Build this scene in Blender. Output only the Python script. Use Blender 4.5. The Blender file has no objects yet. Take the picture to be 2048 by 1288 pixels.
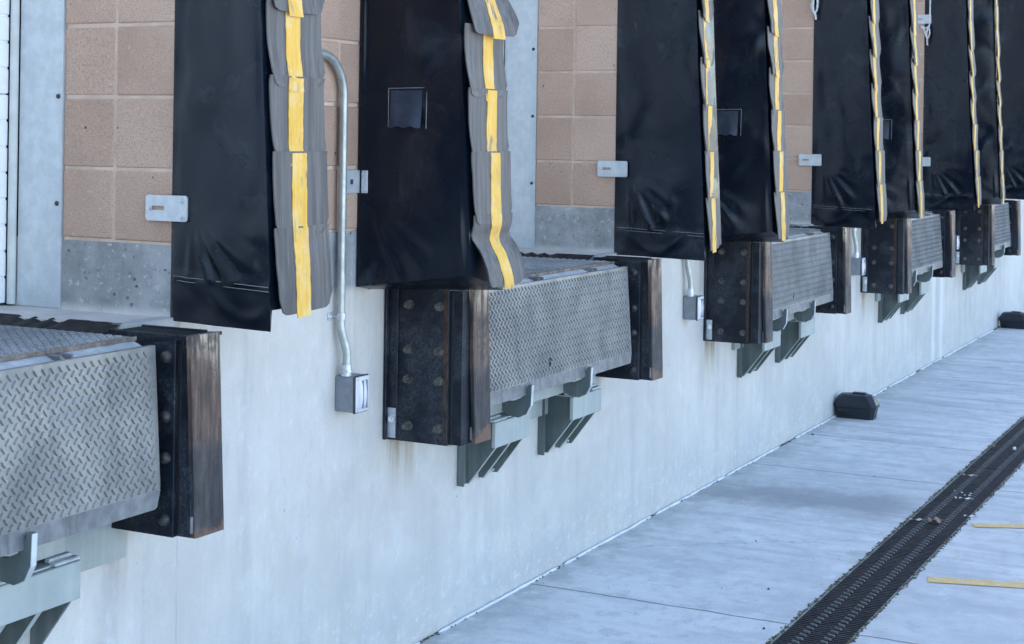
import bpy, bmesh, math, random
from mathutils import Vector, Matrix, noise as mnoise
R = math.radians
rnd = random.Random(7)
sc = bpy.context.scene
COL = sc.collection

# ------------------------------------------------------------------ nodes
class NT:
    def __init__(s, name):
        s.m = bpy.data.materials.new(name); s.m.use_nodes = True
        s.t = s.m.node_tree; s.p = s.t.nodes['Principled BSDF']
        s._oc = None
    def n(s, typ, **kw):
        nd = s.t.nodes.new(typ)
        for k, v in kw.items(): setattr(nd, k, v)
        return nd
    def link(s, a, b): s.t.links.new(a, b)
    def put(s, sock, v):
        if hasattr(v, 'is_output') or isinstance(v, bpy.types.NodeSocket): s.link(v, sock)
        else:
            if isinstance(v, tuple) and len(v) == 3 and sock.type == 'RGBA': v = (*v, 1)
            sock.default_value = v
    def co(s, rand=True):
        key = '_co%d' % rand
        if getattr(s, key, None) is None:
            tc = s.n('ShaderNodeTexCoord').outputs['Object']
            if rand:
                oi = s.n('ShaderNodeObjectInfo').outputs['Random']
                mu = s.math('MULTIPLY', oi, 37.0)
                va = s.n('ShaderNodeVectorMath', operation='ADD'); s.link(tc, va.inputs[0]); s.link(mu, va.inputs[1])
                tc = va.outputs[0]
            setattr(s, key, tc)
        return getattr(s, key)
    def map(s, v, scale=(1, 1, 1), rot=(0, 0, 0)):
        nd = s.n('ShaderNodeMapping'); s.link(v, nd.inputs['Vector'])
        nd.inputs['Scale'].default_value = scale; nd.inputs['Rotation'].default_value = rot
        return nd.outputs[0]
    def noise(s, scale=5, detail=4, rough=.55, v=None, dist=0):
        nd = s.n('ShaderNodeTexNoise'); s.link(v if v is not None else s.co(), nd.inputs['Vector'])
        nd.inputs['Scale'].default_value = scale; nd.inputs['Detail'].default_value = detail
        nd.inputs['Roughness'].default_value = rough; nd.inputs['Distortion'].default_value = dist
        return nd.outputs['Fac']
    def voro(s, scale=20, v=None, feature='F1'):
        nd = s.n('ShaderNodeTexVoronoi', feature=feature); s.link(v if v is not None else s.co(), nd.inputs['Vector'])
        nd.inputs['Scale'].default_value = scale
        return nd.outputs['Distance']
    def ramp(s, f, a, b, lo=0., hi=1.):
        nd = s.n('ShaderNodeMapRange'); s.put(nd.inputs['Value'], f)
        nd.inputs['From Min'].default_value = a; nd.inputs['From Max'].default_value = b
        nd.inputs['To Min'].default_value = lo; nd.inputs['To Max'].default_value = hi
        nd.interpolation_type = 'SMOOTHSTEP'
        return nd.outputs[0]
    def math(s, op, a, b=0., c=None):
        nd = s.n('ShaderNodeMath', operation=op); s.put(nd.inputs[0], a); s.put(nd.inputs[1], b)
        if c is not None: s.put(nd.inputs[2], c)
        return nd.outputs[0]
    def mul(s, a, b): return s.math('MULTIPLY', a, b)
    def mix(s, f, a, b):
        nd = s.n('ShaderNodeMix', data_type='RGBA'); s.put(nd.inputs[0], f)
        s.put(nd.inputs[6], a); s.put(nd.inputs[7], b); return nd.outputs[2]
    def sep(s, v):
        nd = s.n('ShaderNodeSeparateXYZ'); s.link(v, nd.inputs[0]); return nd.outputs
    def bump(s, h, dist=.002, strength=1., prev=None):
        nd = s.n('ShaderNodeBump'); s.put(nd.inputs['Height'], h)
        nd.inputs['Distance'].default_value = dist; nd.inputs['Strength'].default_value = strength
        if prev is not None: s.link(prev, nd.inputs['Normal'])
        return nd.outputs[0]
    def band(s, x, c, w, soft):            # 1 inside |x-c|<w
        d = s.math('ABSOLUTE', s.math('SUBTRACT', x, c))
        return s.ramp(d, w, w + soft, 1., 0.)
    def out(s, col=None, rough=None, metal=None, nrm=None, spec=None):
        p = s.p.inputs
        if col is not None: s.put(p['Base Color'], col)
        if rough is not None: s.put(p['Roughness'], rough)
        if metal is not None: s.put(p['Metallic'], metal)
        if spec is not None: p['Specular IOR Level'].default_value = spec
        if nrm is not None: s.link(nrm, p['Normal'])
        return s.m

def simple(name, a, b, scale=8, rough=.6, metal=0., bump=0., bscale=60, spec=.5, streak=None):
    t = NT(name)
    f = t.ramp(t.noise(scale, 5, .6), .3, .7)
    c = t.mix(f, a, b)
    if streak:
        sv = t.map(t.co(), (streak[1], streak[1], streak[1] * .06))
        c = t.mix(t.mul(t.ramp(t.noise(1, 4, .6, sv), .45, .75), streak[2]), c, streak[0])
    nr = t.bump(t.noise(bscale, 4, .6), bump) if bump else None
    rr = t.ramp(t.noise(scale * 2.3, 3), .25, .75, rough - .08, rough + .1)
    return t.out(c, rr, metal, nr, spec)

MAT = {}
# --- pavement
t = NT('yard concrete'); W = t.co(False); x, y, z = t.sep(W)
big = t.noise(.6, 4, .6, W); mid = t.noise(3.1, 6, .65, t.map(W, (1.6, .5, 1))); fine = t.noise(150, 3, .75, W)
blot = t.noise(9, 6, .7, W); broom = t.noise(1, 3, .6, t.map(W, (150, 5, 1)))
c = t.mix(t.ramp(big, .32, .68), (.545, .555, .535), (.715, .705, .67))
c = t.mix(t.mul(t.ramp(mid, .40, .74), .7), c, (.42, .44, .445))
c = t.mix(t.mul(t.ramp(blot, .48, .64), .65), c, (.46, .47, .46))
c = t.mix(t.mul(t.ramp(blot, .46, .30), .6), c, (.76, .75, .73))
c = t.mix(t.mul(t.ramp(broom, .45, .75), .35), c, (.42, .44, .45))
tire = t.noise(2.2, 5, .6, t.map(W, (3.4, .26, 1), (0, 0, .12)))
c = t.mix(t.mul(t.mul(t.ramp(tire, .50, .70), t.ramp(x, 5.4, 8.0)), .6), c, (.35, .36, .36))
tr2 = t.noise(5.2, 4, .6, t.map(W, (2.6, .16, 1), (0, 0, .10)))
c = t.mix(t.mul(t.mul(t.ramp(tr2, .58, .70), t.ramp(x, 7.5, 10)), .6), c, (.26, .27, .28))
# one large dark scuff lying across the slab, next to the wall
dx = t.math('SUBTRACT', x, t.math('MULTIPLY_ADD', y, -.05, 7.72)); wob = t.mul(t.math('SUBTRACT', t.noise(4, 5, .65, W), .5), .7)
scuff = t.mul(t.band(t.math('ADD', dx, wob), 0., .06, .33), t.band(y, -.52, .36, .34))
c = t.mix(t.mul(scuff, .72), c, (.235, .25, .26))
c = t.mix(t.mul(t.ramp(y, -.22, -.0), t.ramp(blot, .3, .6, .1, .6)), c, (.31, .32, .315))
c = t.mix(t.ramp(fine, .55, .68, 0, .65), c, (.34, .35, .345))
c = t.mix(t.ramp(fine, .40, .28, 0, .5), c, (.85, .84, .82))
spot = t.voro(5.5, t.map(W, (1, .6, 1))); c = t.mix(t.mul(t.ramp(spot, .03, .055, .8, 0.), t.ramp(mid, .4, .55)), c, (.16, .17, .18))
drip = t.voro(1.6, W); c = t.mix(t.mul(t.ramp(t.math('ADD', drip, t.mul(blot, .12)), .13, .19, .5, 0.), 1.), c, (.33, .34, .345))
jt = None
wj = t.mul(t.math('SUBTRACT', t.noise(6, 3, .6, W), .5), .03)
for jx in (2.96, 5.70, 8.44, 9.46, 12.2, 14.94):
    b = t.band(t.math('ADD', x, wj), jx, .004, .004); jt = b if jt is None else t.math('MAXIMUM', jt, b)
crw = t.mul(t.math('SUBTRACT', t.noise(2.4, 6, .7, W), .5), .5)
crk = t.mul(t.band(t.math('ADD', t.math('MULTIPLY_ADD', y, .7, x), crw), 6.35, .0012, .002), t.band(y, -.45, .3, .1))
jt = t.math('MAXIMUM', jt, t.mul(crk, .6))
c = t.mix(t.mul(jt, .75), c, (.13, .135, .14))
hh = t.math('SUBTRACT', t.math('ADD', t.mul(fine, .5), t.mul(broom, .35)), t.mul(jt, 1.5))
MAT['pave'] = t.out(c, t.ramp(mid, .3, .7, .62, .85), 0, t.bump(hh, .003), .35)

# --- poured foundation
t = NT('poured concrete wall'); W = t.co(False); x, y, z = t.sep(W)
f1 = t.noise(1.1, 5, .6, W); f2 = t.noise(5, 6, .65, W); fine = t.noise(120, 4, .7, W)
st = t.noise(1, 5, .6, t.map(W, (7, 7, .55))); st2 = t.noise(1, 4, .6, t.map(W, (26, 26, .9)))
c = t.mix(t.ramp(f1, .3, .7), (.50, .478, .438), (.615, .582, .53))
c = t.mix(t.mul(t.ramp(st, .45, .75), .6), c, (.385, .385, .375))
c = t.mix(t.mul(t.ramp(st2, .55, .8), .5), c, (.61, .585, .54))
c = t.mix(t.mul(t.ramp(f2, .46, .66), .32), c, (.66, .645, .615))
ch = t.noise(11, 7, .75, t.map(W, (1.5, 1, .55))); c = t.mix(t.mul(t.ramp(ch, .52, .68), t.ramp(f1, .35, .6, .1, .5)), c, (.71, .70, .68))
c = t.mix(t.mul(t.ramp(ch, .46, .32), .38), c, (.41, .41, .41))
st3 = t.noise(1, 5, .7, t.map(W, (44, 44, 1.6))); c = t.mix(t.mul(t.ramp(st3, .60, .74), t.ramp(f1, .4, .6, .1, .55)), c, (.36, .365, .37))
c = t.mix(t.ramp(fine, .56, .70, 0, .5), c, (.37, .375, .38)); c = t.mix(t.ramp(fine, .38, .28, 0, .4), c, (.78, .77, .75))
low = t.ramp(z, .0, .55, 1., 0.)
c = t.mix(t.mul(low, t.ramp(t.noise(2.2, 5, .6, t.map(W, (1, 1, 2.6))), .4, .65, .1, .55)), c, (.42, .43, .445))
spl = t.mul(t.ramp(t.noise(26, 7, .8, W), .52, .66), t.ramp(z, .42, .05)); c = t.mix(t.mul(spl, .6), c, (.74, .735, .72))
# grey bare concrete above the dock level
up = t.ramp(z, 1.262, 1.30)
cg = t.mix(t.ramp(t.noise(7, 6, .65, W), .3, .72), (.215, .225, .225), (.385, .395, .395))
cg = t.mix(t.ramp(t.noise(38, 5, .7, W), .56, .70, 0, .8), cg, (.52, .53, .52)); cg = t.mix(t.ramp(t.noise(55, 5, .7, W), .42, .30, 0, .8), cg, (.12, .13, .135))
pit = t.ramp(t.voro(26, t.map(W, (1, 1, 1.3))), .10, .17, 1., 0.); pitm = t.mul(pit, t.ramp(t.noise(9, 2, .5, W), .44, .54))
cg = t.mix(t.mul(pitm, .75), cg, (.09, .10, .105)); c = t.mix(up, c, cg)
# rusty and dark runs under the bumpers
run = None
for rx in (4.66, 4.76, 7.75, 7.83, 10.85, 3.26, 6.34, 9.4, 13.95):
    b = t.band(t.math('ADD', x, t.mul(t.math('SUBTRACT', st2, .5), .1)), rx, .012, .05); run = b if run is None else t.math('MAXIMUM', run, b)
run = t.mul(run, t.mul(t.ramp(z, .52, .76), t.ramp(z, .78, .76)))
c = t.mix(t.mul(run, t.ramp(st3, .35, .62, .12, .85)), c, (.30, .225, .15))
wat = t.math('MAXIMUM', t.band(x, 13.08, .035, .05), t.band(x, 13.38, .03, .05))
c = t.mix(t.mul(wat, t.ramp(st2, .3, .7, .2, .6)), c, (.76, .76, .75))
crk = t.mul(t.band(t.math('ADD', x, t.mul(t.math('SUBTRACT', t.noise(9, 4, .6, W), .5), .02)), 3.508, .0012, .0015), t.ramp(z, .72, .68))
c = t.mix(t.mul(crk, t.ramp(t.noise(7, 3, .6, W), .42, .62, .02, .32)), c, (.25, .25, .26))
sp = t.ramp(t.voro(11, W), .035, .055, .85, 0.); c = t.mix(t.mul(sp, t.ramp(f2, .4, .6)), c, (.20, .21, .22))
h = t.math('SUBTRACT', t.math('ADD', t.mul(f2, .9), t.mul(fine, .35)), t.math('ADD', t.mul(t.mul(pitm, up), 1.2), t.mul(crk, .25)))
h = t.math('ADD', h, t.mul(t.math('MAXIMUM', t.band(x, 4.391, .006, .012), t.band(x, 4.565, .006, .02)), t.mul(t.ramp(z, .75, .9), .5)))
MAT['found'] = t.out(c, .82, 0, t.bump(h, .004), .3)

# --- block
t = NT('tan split block'); W = t.co(False)
f = t.noise(2.5, 4, .6, W); g = t.noise(230, 3, .75, W); g2 = t.noise(90, 4, .7, W)
tone = t.n('ShaderNodeAttribute', attribute_name='tone').outputs['Fac']
c = t.mix(t.math('ADD', t.mul(t.ramp(f, .3, .7), .45), t.mul(tone, .55)), (.445, .300, .219), (.635, .452, .345))
c = t.mix(t.ramp(g, .48, .68, 0, .85), c, (.30, .20, .15))
c = t.mix(t.ramp(g2, .60, .74, 0, .7), c, (.76, .60, .50))
hole = t.mul(t.ramp(t.voro(24, W), .07, .11, 1, 0), t.ramp(t.noise(13, 2, .5, W), .56, .64))
c = t.mix(hole, c, (.06, .045, .04))
c = t.mix(t.ramp(t.noise(1.2, 3, .5, t.map(W, (1, 1, .4))), .5, .75, 0, .35), c, (.57, .43, .33))
h = t.math('SUBTRACT', t.math('ADD', g, t.mul(g2, 1.2)), t.mul(hole, 2))
MAT['block'] = t.out(c, .9, 0, t.bump(h, .0034), .25)
MAT['mortar'] = simple('tan mortar', (.50, .372, .288), (.63, .49, .395), 11, .9, 0, .003, 90, .2)

MAT['galv'] = simple('galvanised steel sheet', (.50, .54, .555), (.60, .635, .65), 26, .42, .35, .0012, 150, .5, ((.44, .49, .52), 9, .45))
MAT['zinc'] = simple('bright zinc plate', (.50, .54, .57), (.62, .65, .67), 40, .36, .55, .0006, 120)
MAT['door'] = simple('white door skin', (.88, .89, .885), (.92, .925, .92), 5, .5, 0, .0012, 160)
MAT['seal_w'] = simple('pale weatherstrip', (.50, .52, .50), (.60, .62, .59), 14, .6)
MAT['dark'] = simple('dark interior', (.02, .02, .022), (.03, .03, .032), 5, .9)
MAT['floor'] = simple('dock floor concrete', (.36, .36, .355), (.46, .46, .45), 6, .75, 0, .002, 90, .35)
MAT['roofm'] = simple('grey roofing', (.3, .3, .3), (.36, .36, .36), 2, .8)

# --- black vinyl
t = NT('black vinyl'); 
c = t.mix(t.ramp(t.noise(2.4, 5, .6), .35, .72), (.0024, .0054, .0115), (.0045, .0092, .018))
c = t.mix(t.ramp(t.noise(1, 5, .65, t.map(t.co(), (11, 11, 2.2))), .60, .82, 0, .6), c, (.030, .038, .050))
c = t.mix(t.mul(t.ramp(t.noise(4.5, 5, .65, None, .8), .54, .74), .55), c, (.036, .046, .060))  # soft sheen of the vinyl, painted in as paler noise patches
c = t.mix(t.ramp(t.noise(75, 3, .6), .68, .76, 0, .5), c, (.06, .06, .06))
nb = t.bump(t.noise(420, 2, .5), .0004); nb = t.bump(t.noise(3.6, 1.2, .45, None, .6), .035, .9, nb)
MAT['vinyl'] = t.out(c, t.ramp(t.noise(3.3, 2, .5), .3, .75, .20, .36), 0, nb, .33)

# --- worn grey pleat
t = NT('worn grey pleat'); V = t.map(t.co(), (38, 38, 1.6)); V2 = t.map(t.co(), (95, 95, 2.4))
s1 = t.noise(1, 5, .65, V); s2 = t.noise(1, 4, .7, V2)
c = t.mix(t.ramp(s1, .3, .72), (.070, .064, .061), (.140, .127, .119))
c = t.mix(t.ramp(s2, .55, .75, 0, .65), c, (.205, .190, .180))
c = t.mix(t.ramp(s2, .44, .30, 0, .6), c, (.05, .051, .056))
c = t.mix(t.ramp(t.noise(5, 4, .6), .55, .72, 0, .45), c, (.10, .105, .125))
MAT['pleat'] = t.out(c, .62, 0, t.bump(t.math('ADD', s1, t.mul(s2, .6)), .0012), .35)
t = NT('worn yellow tape'); V = t.map(t.co(), (60, 60, 3.5))
s1 = t.noise(1, 5, .7, V); s2 = t.noise(11, 5, .65)
c = t.mix(t.ramp(s1, .3, .7), (.66, .355, .034), (.76, .465, .095))
c = t.mix(t.ramp(s2, .46, .66, 0, .6), c, (.70, .53, .26))
c = t.mix(t.mul(t.ramp(s1, .46, .62), t.ramp(t.noise(6, 3, .6), .44, .60)), c, (.15, .135, .11))
c = t.mix(t.ramp(t.noise(1, 4, .7, t.map(t.co(), (140, 140, 12))), .58, .72, 0, .6), c, (.30, .22, .10))
MAT['yellow'] = t.out(c, .6, 0, t.bump(s1, .001), .3)
MAT['flap'] = simple('dusty navy flap', (.014, .021, .034), (.032, .045, .068), 9, .42, 0, .002, 40, .4)
MAT['stitch'] = simple('pale thread', (.20, .20, .20), (.30, .30, .30), 60, .8)

# --- steels
t = NT('black painted steel'); V = t.map(t.co(), (20, 20, 2))
d = t.noise(9, 6, .7); s = t.noise(70, 4, .75); z = t.sep(t.n('ShaderNodeTexCoord').outputs['Object'])[2]
c = t.mix(t.ramp(d, .35, .7), (.0032, .0058, .0115), (.007, .0115, .021))
c = t.mix(t.mul(t.ramp(t.noise(5, 5, .65), .42, .62), t.ramp(t.noise(130, 4, .75), .40, .62, .15, .9)), c, (.052, .060, .072))
c = t.mix(t.ramp(s, .62, .72, 0, .55), c, (.06, .07, .08))
c = t.mix(t.ramp(t.noise(1, 4, .6, V), .64, .78, 0, .55), c, (.07, .042, .026))
MAT['black'] = t.out(c, .52, 0, t.bump(t.noise(60, 5, .65), .0012), .3)
MAT['rubber'] = simple('black rubber', (.006, .0065, .008), (.011, .0115, .013), 12, .7, 0, .001, 60, .3)
t = NT('rusty steel face'); V = t.map(t.co(), (42, 42, 4.5)); z = t.sep(t.n('ShaderNodeTexCoord').outputs['Object'])[2]
s1 = t.noise(1, 5, .7, V); d = t.noise(10, 6, .65); zz = t.math('ADD', z, t.mul(t.math('SUBTRACT', t.noise(14, 4, .6), .5), .16))
rust = t.mix(t.ramp(s1, .3, .7), (.038, .026, .022), (.150, .096, .072))
rust = t.mix(t.ramp(s1, .56, .70, 0, .7), rust, (.26, .20, .155))
rust = t.mix(t.mul(t.ramp(t.noise(24, 4, .65), .58, .68), .6), rust, (.16, .07, .045))
dk = t.mix(t.ramp(s1, .35, .7), (.020, .020, .024), (.060, .056, .058))
c = t.mix(t.ramp(zz, .20, .27), dk, rust)
c = t.mix(t.mul(t.ramp(zz, .40, .52), t.ramp(s1, .42, .58)), c, (.44, .36, .27))
c = t.mix(t.ramp(zz, .035, .010, 0, .9), c, (.15, .085, .06))
c = t.mix(t.ramp(t.noise(42, 5, .7), .60, .68, 0, .8), c, (.02, .018, .018))
c = t.mix(t.ramp(t.noise(7, 6, .7), .50, .62, 0, .75), c, (.028, .025, .026))
MAT['rusty'] = t.out(c, t.ramp(d, .3, .7, .42, .7), .15, t.bump(t.math('ADD', s1, d), .0014), .45)
MAT['rust'] = simple('brown rust', (.085, .045, .026), (.19, .105, .06), 30, .85, 0, .002, 120, .2)
MAT['rustd'] = simple('dark rust', (.035, .022, .018), (.085, .052, .038), 30, .8, 0, .002, 120, .2)
MAT['nut'] = simple('greasy steel nut', (.045, .045, .045), (.15, .135, .115), 45, .5, .2, .001, 160)
MAT['bolt_b'] = simple('dirty black bolt', (.014, .016, .020), (.055, .053, .053), 45, .5, .2, .001, 160)
t = NT('grey tread plate'); V = t.map(t.co(), (16, 16, 1.3))
c = t.mix(t.ramp(t.noise(4, 6, .65), .3, .7), (.165, .168, .164), (.275, .276, .268))
c = t.mix(t.ramp(t.noise(1, 5, .7, V), .50, .72, 0, .7), c, (.125, .125, .125))
c = t.mix(t.ramp(t.noise(60, 4, .7), .58, .72, 0, .5), c, (.38, .385, .385))
c = t.mix(t.ramp(t.noise(16, 5, .7), .62, .72, 0, .6), c, (.12, .10, .085))
MAT['tread'] = t.out(c, t.ramp(t.noise(9, 4), .3, .7, .38, .58), .45, t.bump(t.noise(170, 3, .6), .0006), .5)
MAT['edge'] = simple('worn steel edge', (.13, .14, .15), (.215, .225, .235), 18, .5, .4, .001, 70, .5, ((.07, .075, .085), 30, .7))
MAT['brownedge'] = simple('rubbed brown edge', (.13, .105, .085), (.26, .215, .175), 22, .7, .1, .002, 120, .3, ((.07, .05, .04), 40, .6))
MAT['hinge'] = simple('pale hinge steel', (.42, .46, .48), (.60, .64, .65), 16, .45, .3, .001, 80, .5, ((.30, .27, .22), 30, .4))
MAT['green'] = simple('grey green paint', (.30, .335, .32), (.37, .405, .385), 6, .5, 0, .0012, 70, .45, ((.43, .46, .44), 26, .5))
MAT['greenshade'] = simple('shaded grey green paint', (.075, .098, .096), (.11, .135, .13), 6, .5, 0, .0012, 70, .45, ((.26, .30, .285), 26, .35))  # darker copy of the grey green paint, side-face shade put into its colour
MAT['pipe'] = simple('galvanised conduit', (.36, .395, .385), (.48, .515, .50), 24, .40, .6, .0005, 90, .5)
MAT['boxm'] = simple('grey cast box', (.20, .22, .245), (.26, .28, .305), 30, .5, .25, .0012, 120)
MAT['cover'] = simple('worn pale cover', (.56, .56, .60), (.70, .70, .73), 18, .45, .2, .001, 60, .5, ((.38, .38, .44), 40, .6))
MAT['bait'] = simple('black plastic', (.004, .007, .013), (.009, .014, .022), 20, .42, 0, .0006, 200, .5)
MAT['baitdust'] = simple('dusty black plastic', (.045, .055, .066), (.085, .097, .11), 14, .6, 0, .0006, 200, .4)
MAT['iron'] = simple('dark cast iron', (.014, .0125, .014), (.034, .030, .032), 15, .6, .2, .001, 120, .45)
MAT['ironpale'] = simple('scuffed iron', (.10, .106, .11), (.165, .172, .176), 40, .5, .3, .001, 120, .45)
MAT['dirt'] = simple('olive dirt', (.055, .052, .035), (.15, .14, .10), 30, .95, 0, .003, 120, .15)
MAT['rim'] = simple('weathered rim concrete', (.20, .21, .185), (.30, .31, .28), 14, .9, 0, .003, 80, .2)
MAT['sealant'] = simple('pale joint sealant', (.60, .62, .64), (.74, .75, .76), 9, .6, 0, .002, 40, .4)
t = NT('faded yellow paint'); W = t.co(False)
c = t.mix(t.ramp(t.noise(16, 5, .7, W), .3, .7), (.68, .43, .125), (.77, .55, .235))
c = t.mix(t.ramp(t.noise(34, 5, .7, W), .50, .62, 0, .85), c, (.60, .57, .50))
c = t.mix(t.ramp(t.noise(6, 3, .6, W), .60, .72, 0, .6), c, (.42, .26, .08))
MAT['paint'] = t.out(c, .75, 0, t.bump(t.noise(120, 3, .7, W), .0015), .3)
MAT['rope'] = simple('white rope', (.55, .55, .56), (.68, .68, .68), 60, .9, 0, .002, 220, .2)
MAT['paper'] = simple('white scrap', (.66, .67, .68), (.76, .76, .76), 20, .8)
MAT['leafm'] = simple('dry leaf', (.28, .19, .14), (.40, .30, .24), 40, .8)
MAT['wood'] = simple('pale stick', (.48, .45, .38), (.58, .54, .46), 40, .8)
MAT['crumb'] = simple('dark crumb', (.03, .03, .03), (.06, .06, .055), 40, .9)
MAT['ground'] = simple('far asphalt', (.24, .24, .235), (.30, .30, .29), .4, .9)

# ------------------------------------------------------------------ mesh helpers
class MB:
    def __init__(s): s.bm = bmesh.new()
    def faces(s, vs, fs):
        v = [s.bm.verts.new(p) for p in vs]
        for f in fs:
            try: s.bm.faces.new([v[i] for i in f])
            except ValueError: pass
        return v
    def hexa(s, p):     # p: bottom 4 ccw, top 4
        s.faces(p, [(3, 2, 1, 0), (4, 5, 6, 7), (0, 1, 5, 4), (1, 2, 6, 5), (2, 3, 7, 6), (3, 0, 4, 7)])
    def box(s, x0, x1, y0, y1, z0, z1, b=0.):
        if x0 > x1: x0, x1 = x1, x0
        if y0 > y1: y0, y1 = y1, y0
        if z0 > z1: z0, z1 = z1, z0
        if b <= 0:
            s.hexa([(x0, y0, z0), (x1, y0, z0), (x1, y1, z0), (x0, y1, z0), (x0, y0, z1), (x1, y0, z1), (x1, y1, z1), (x0, y1, z1)]); return
        X, Y, Z = (x0, x1), (y0, y1), (z0, z1); vs = []; ix = {}
        for i in (0, 1):
            for j in (0, 1):
                for k in (0, 1):
                    sx, sy, sz = (1, -1)[i], (1, -1)[j], (1, -1)[k]
                    for a in range(3):
                        d = [b, b, b]; d[a] = 0
                        ix[(i, j, k, a)] = len(vs); vs.append((X[i] + sx * d[0], Y[j] + sy * d[1], Z[k] + sz * d[2]))
        fs = []
        def f(*q): fs.append([ix[t_] for t_ in q])
        for i in (0, 1): f((i, 0, 0, 0), (i, 1, 0, 0), (i, 1, 1, 0), (i, 0, 1, 0))
        for j in (0, 1): f((0, j, 0, 1), (1, j, 0, 1), (1, j, 1, 1), (0, j, 1, 1))
        for k in (0, 1): f((0, 0, k, 2), (1, 0, k, 2), (1, 1, k, 2), (0, 1, k, 2))
        for i in (0, 1):
            for j in (0, 1): f((i, j, 0, 0), (i, j, 1, 0), (i, j, 1, 1), (i, j, 0, 1))
            for k in (0, 1): f((i, 0, k, 0), (i, 1, k, 0), (i, 1, k, 2), (i, 0, k, 2))
        for j in (0, 1):
            for k in (0, 1): f((0, j, k, 1), (1, j, k, 1), (1, j, k, 2), (0, j, k, 2))
        for i in (0, 1):
            for j in (0, 1):
                for k in (0, 1): f((i, j, k, 0), (i, j, k, 1), (i, j, k, 2))
        s.faces(vs, fs)
    def prism(s, poly, axis, a, b):      # poly in the two other axes (in xyz order)
        def P(p, c):
            return {'x': (c, p[0], p[1]), 'y': (p[0], c, p[1]), 'z': (p[0], p[1], c)}[axis]
        n = len(poly); vs = [P(p, a) for p in poly] + [P(p, b) for p in poly]
        s.faces(vs, [tuple(range(n))[::-1], tuple(range(n, 2 * n))] + [(i, (i + 1) % n, n + (i + 1) % n, n + i) for i in range(n)])
    def tube(s, pts, r, seg=10, cap=True):
        pts = [Vector(p) for p in pts]; n = len(pts); rings = []; up = None
        for i in range(n):
            tg = (pts[min(i + 1, n - 1)] - pts[max(i - 1, 0)]).normalized()
            if up is None: up = tg.orthogonal().normalized()
            up = (up - tg * up.dot(tg)).normalized(); sd = tg.cross(up)
            rr = r[i] if isinstance(r, (list, tuple)) else r
            rings.append([s.bm.verts.new(pts[i] + rr * (math.cos(6.28318 * k / seg) * up + math.sin(6.28318 * k / seg) * sd)) for k in range(seg)])
        for a, b in zip(rings, rings[1:]):
            for k in range(seg): s.bm.faces.new((a[k], a[(k + 1) % seg], b[(k + 1) % seg], b[k]))
        if cap: s.bm.faces.new(rings[0][::-1]); s.bm.faces.new(rings[-1])
    def dome(s, c, axis, r, h, seg=12):   # bolt head rising along axis
        a = Vector(axis).normalized(); c = Vector(c)
        prof = [(1, 0), (1, .25), (.86, .62), (.5, .93), (.001, 1)]
        s.tube([c + a * h * q for _, q in prof], [r * p for p, _ in prof], seg)
    def hexnut(s, c, axis, r, h, stud=.5):
        a = Vector(axis).normalized(); c = Vector(c)
        s.tube([c, c + a * h * .2], r * 1.18, 14); s.tube([c + a * h * .25, c + a * h], r, 6)
        if stud: s.tube([c + a * h, c + a * (h * 1.6)], r * stud, 8)
    def build(s, name, mat, parent=None, smooth=None):
        bmesh.ops.recalc_face_normals(s.bm, faces=s.bm.faces)
        me = bpy.data.meshes.new(name); s.bm.to_mesh(me); s.bm.free()
        me.materials.append(MAT[mat])
        if smooth is not None:
            for p in me.polygons: p.use_smooth = True
            if smooth < 179:
                try: me.set_sharp_from_angle(angle=R(smooth))
                except Exception: pass
        o = bpy.data.objects.new(name, me); COL.objects.link(o)
        if parent: o.parent = parent
        return o

def thing(name, loc, label, cat, group=None):
    o = bpy.data.objects.new(name, None); COL.objects.link(o); o.location = loc; o.empty_display_size = .1
    o['label'] = label; o['category'] = cat
    if group: o['group'] = group
    return o
def tag(o, label, cat, group=None):
    o['label'] = label; o['category'] = cat
    if group: o['group'] = group
def struct(o): o['kind'] = 'structure'; return o
def dup(root, loc, label):
    def cp(o, par):
        c = o.copy(); COL.objects.link(c); c.parent = par
        for ch in list(o.children): cp(ch, c)
        return c
    r = cp(root, None); r.location = loc; r['label'] = label
    return r

# ------------------------------------------------------------------ key positions (metres)
ARR = [3.483, 6.557, 9.625, 12.674, 15.73]        # right-hand reveal of every dock opening
OPEN = 2.08
NBX = [1.51, 4.607, 7.712, 10.80, 13.88]          # left-hand bumpers
FBX = [3.217, 6.300, 9.376, 12.42, 15.40]         # right-hand bumpers
LIP = [3.175, 6.231, 9.33, 12.38, 15.35]
BOX = [4.288, 7.39, 10.51, 13.58]
ZS, ZF, HEAD, TOP = 1.267, 1.467, 4.30, 7.2
XL, XR = -34., 75.

# ------------------------------------------------------------------ ground
g = MB(); g.box(-260, 320, -300, 300, -.6, -.35); struct(g.build('terrain', 'ground'))
g = MB()
g.box(-60, 110, -60, -1.335, -.25, 0); g.box(-60, 110, -1.075, .30, -.25, 0)
struct(g.build('pavement', 'pave'))
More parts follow.
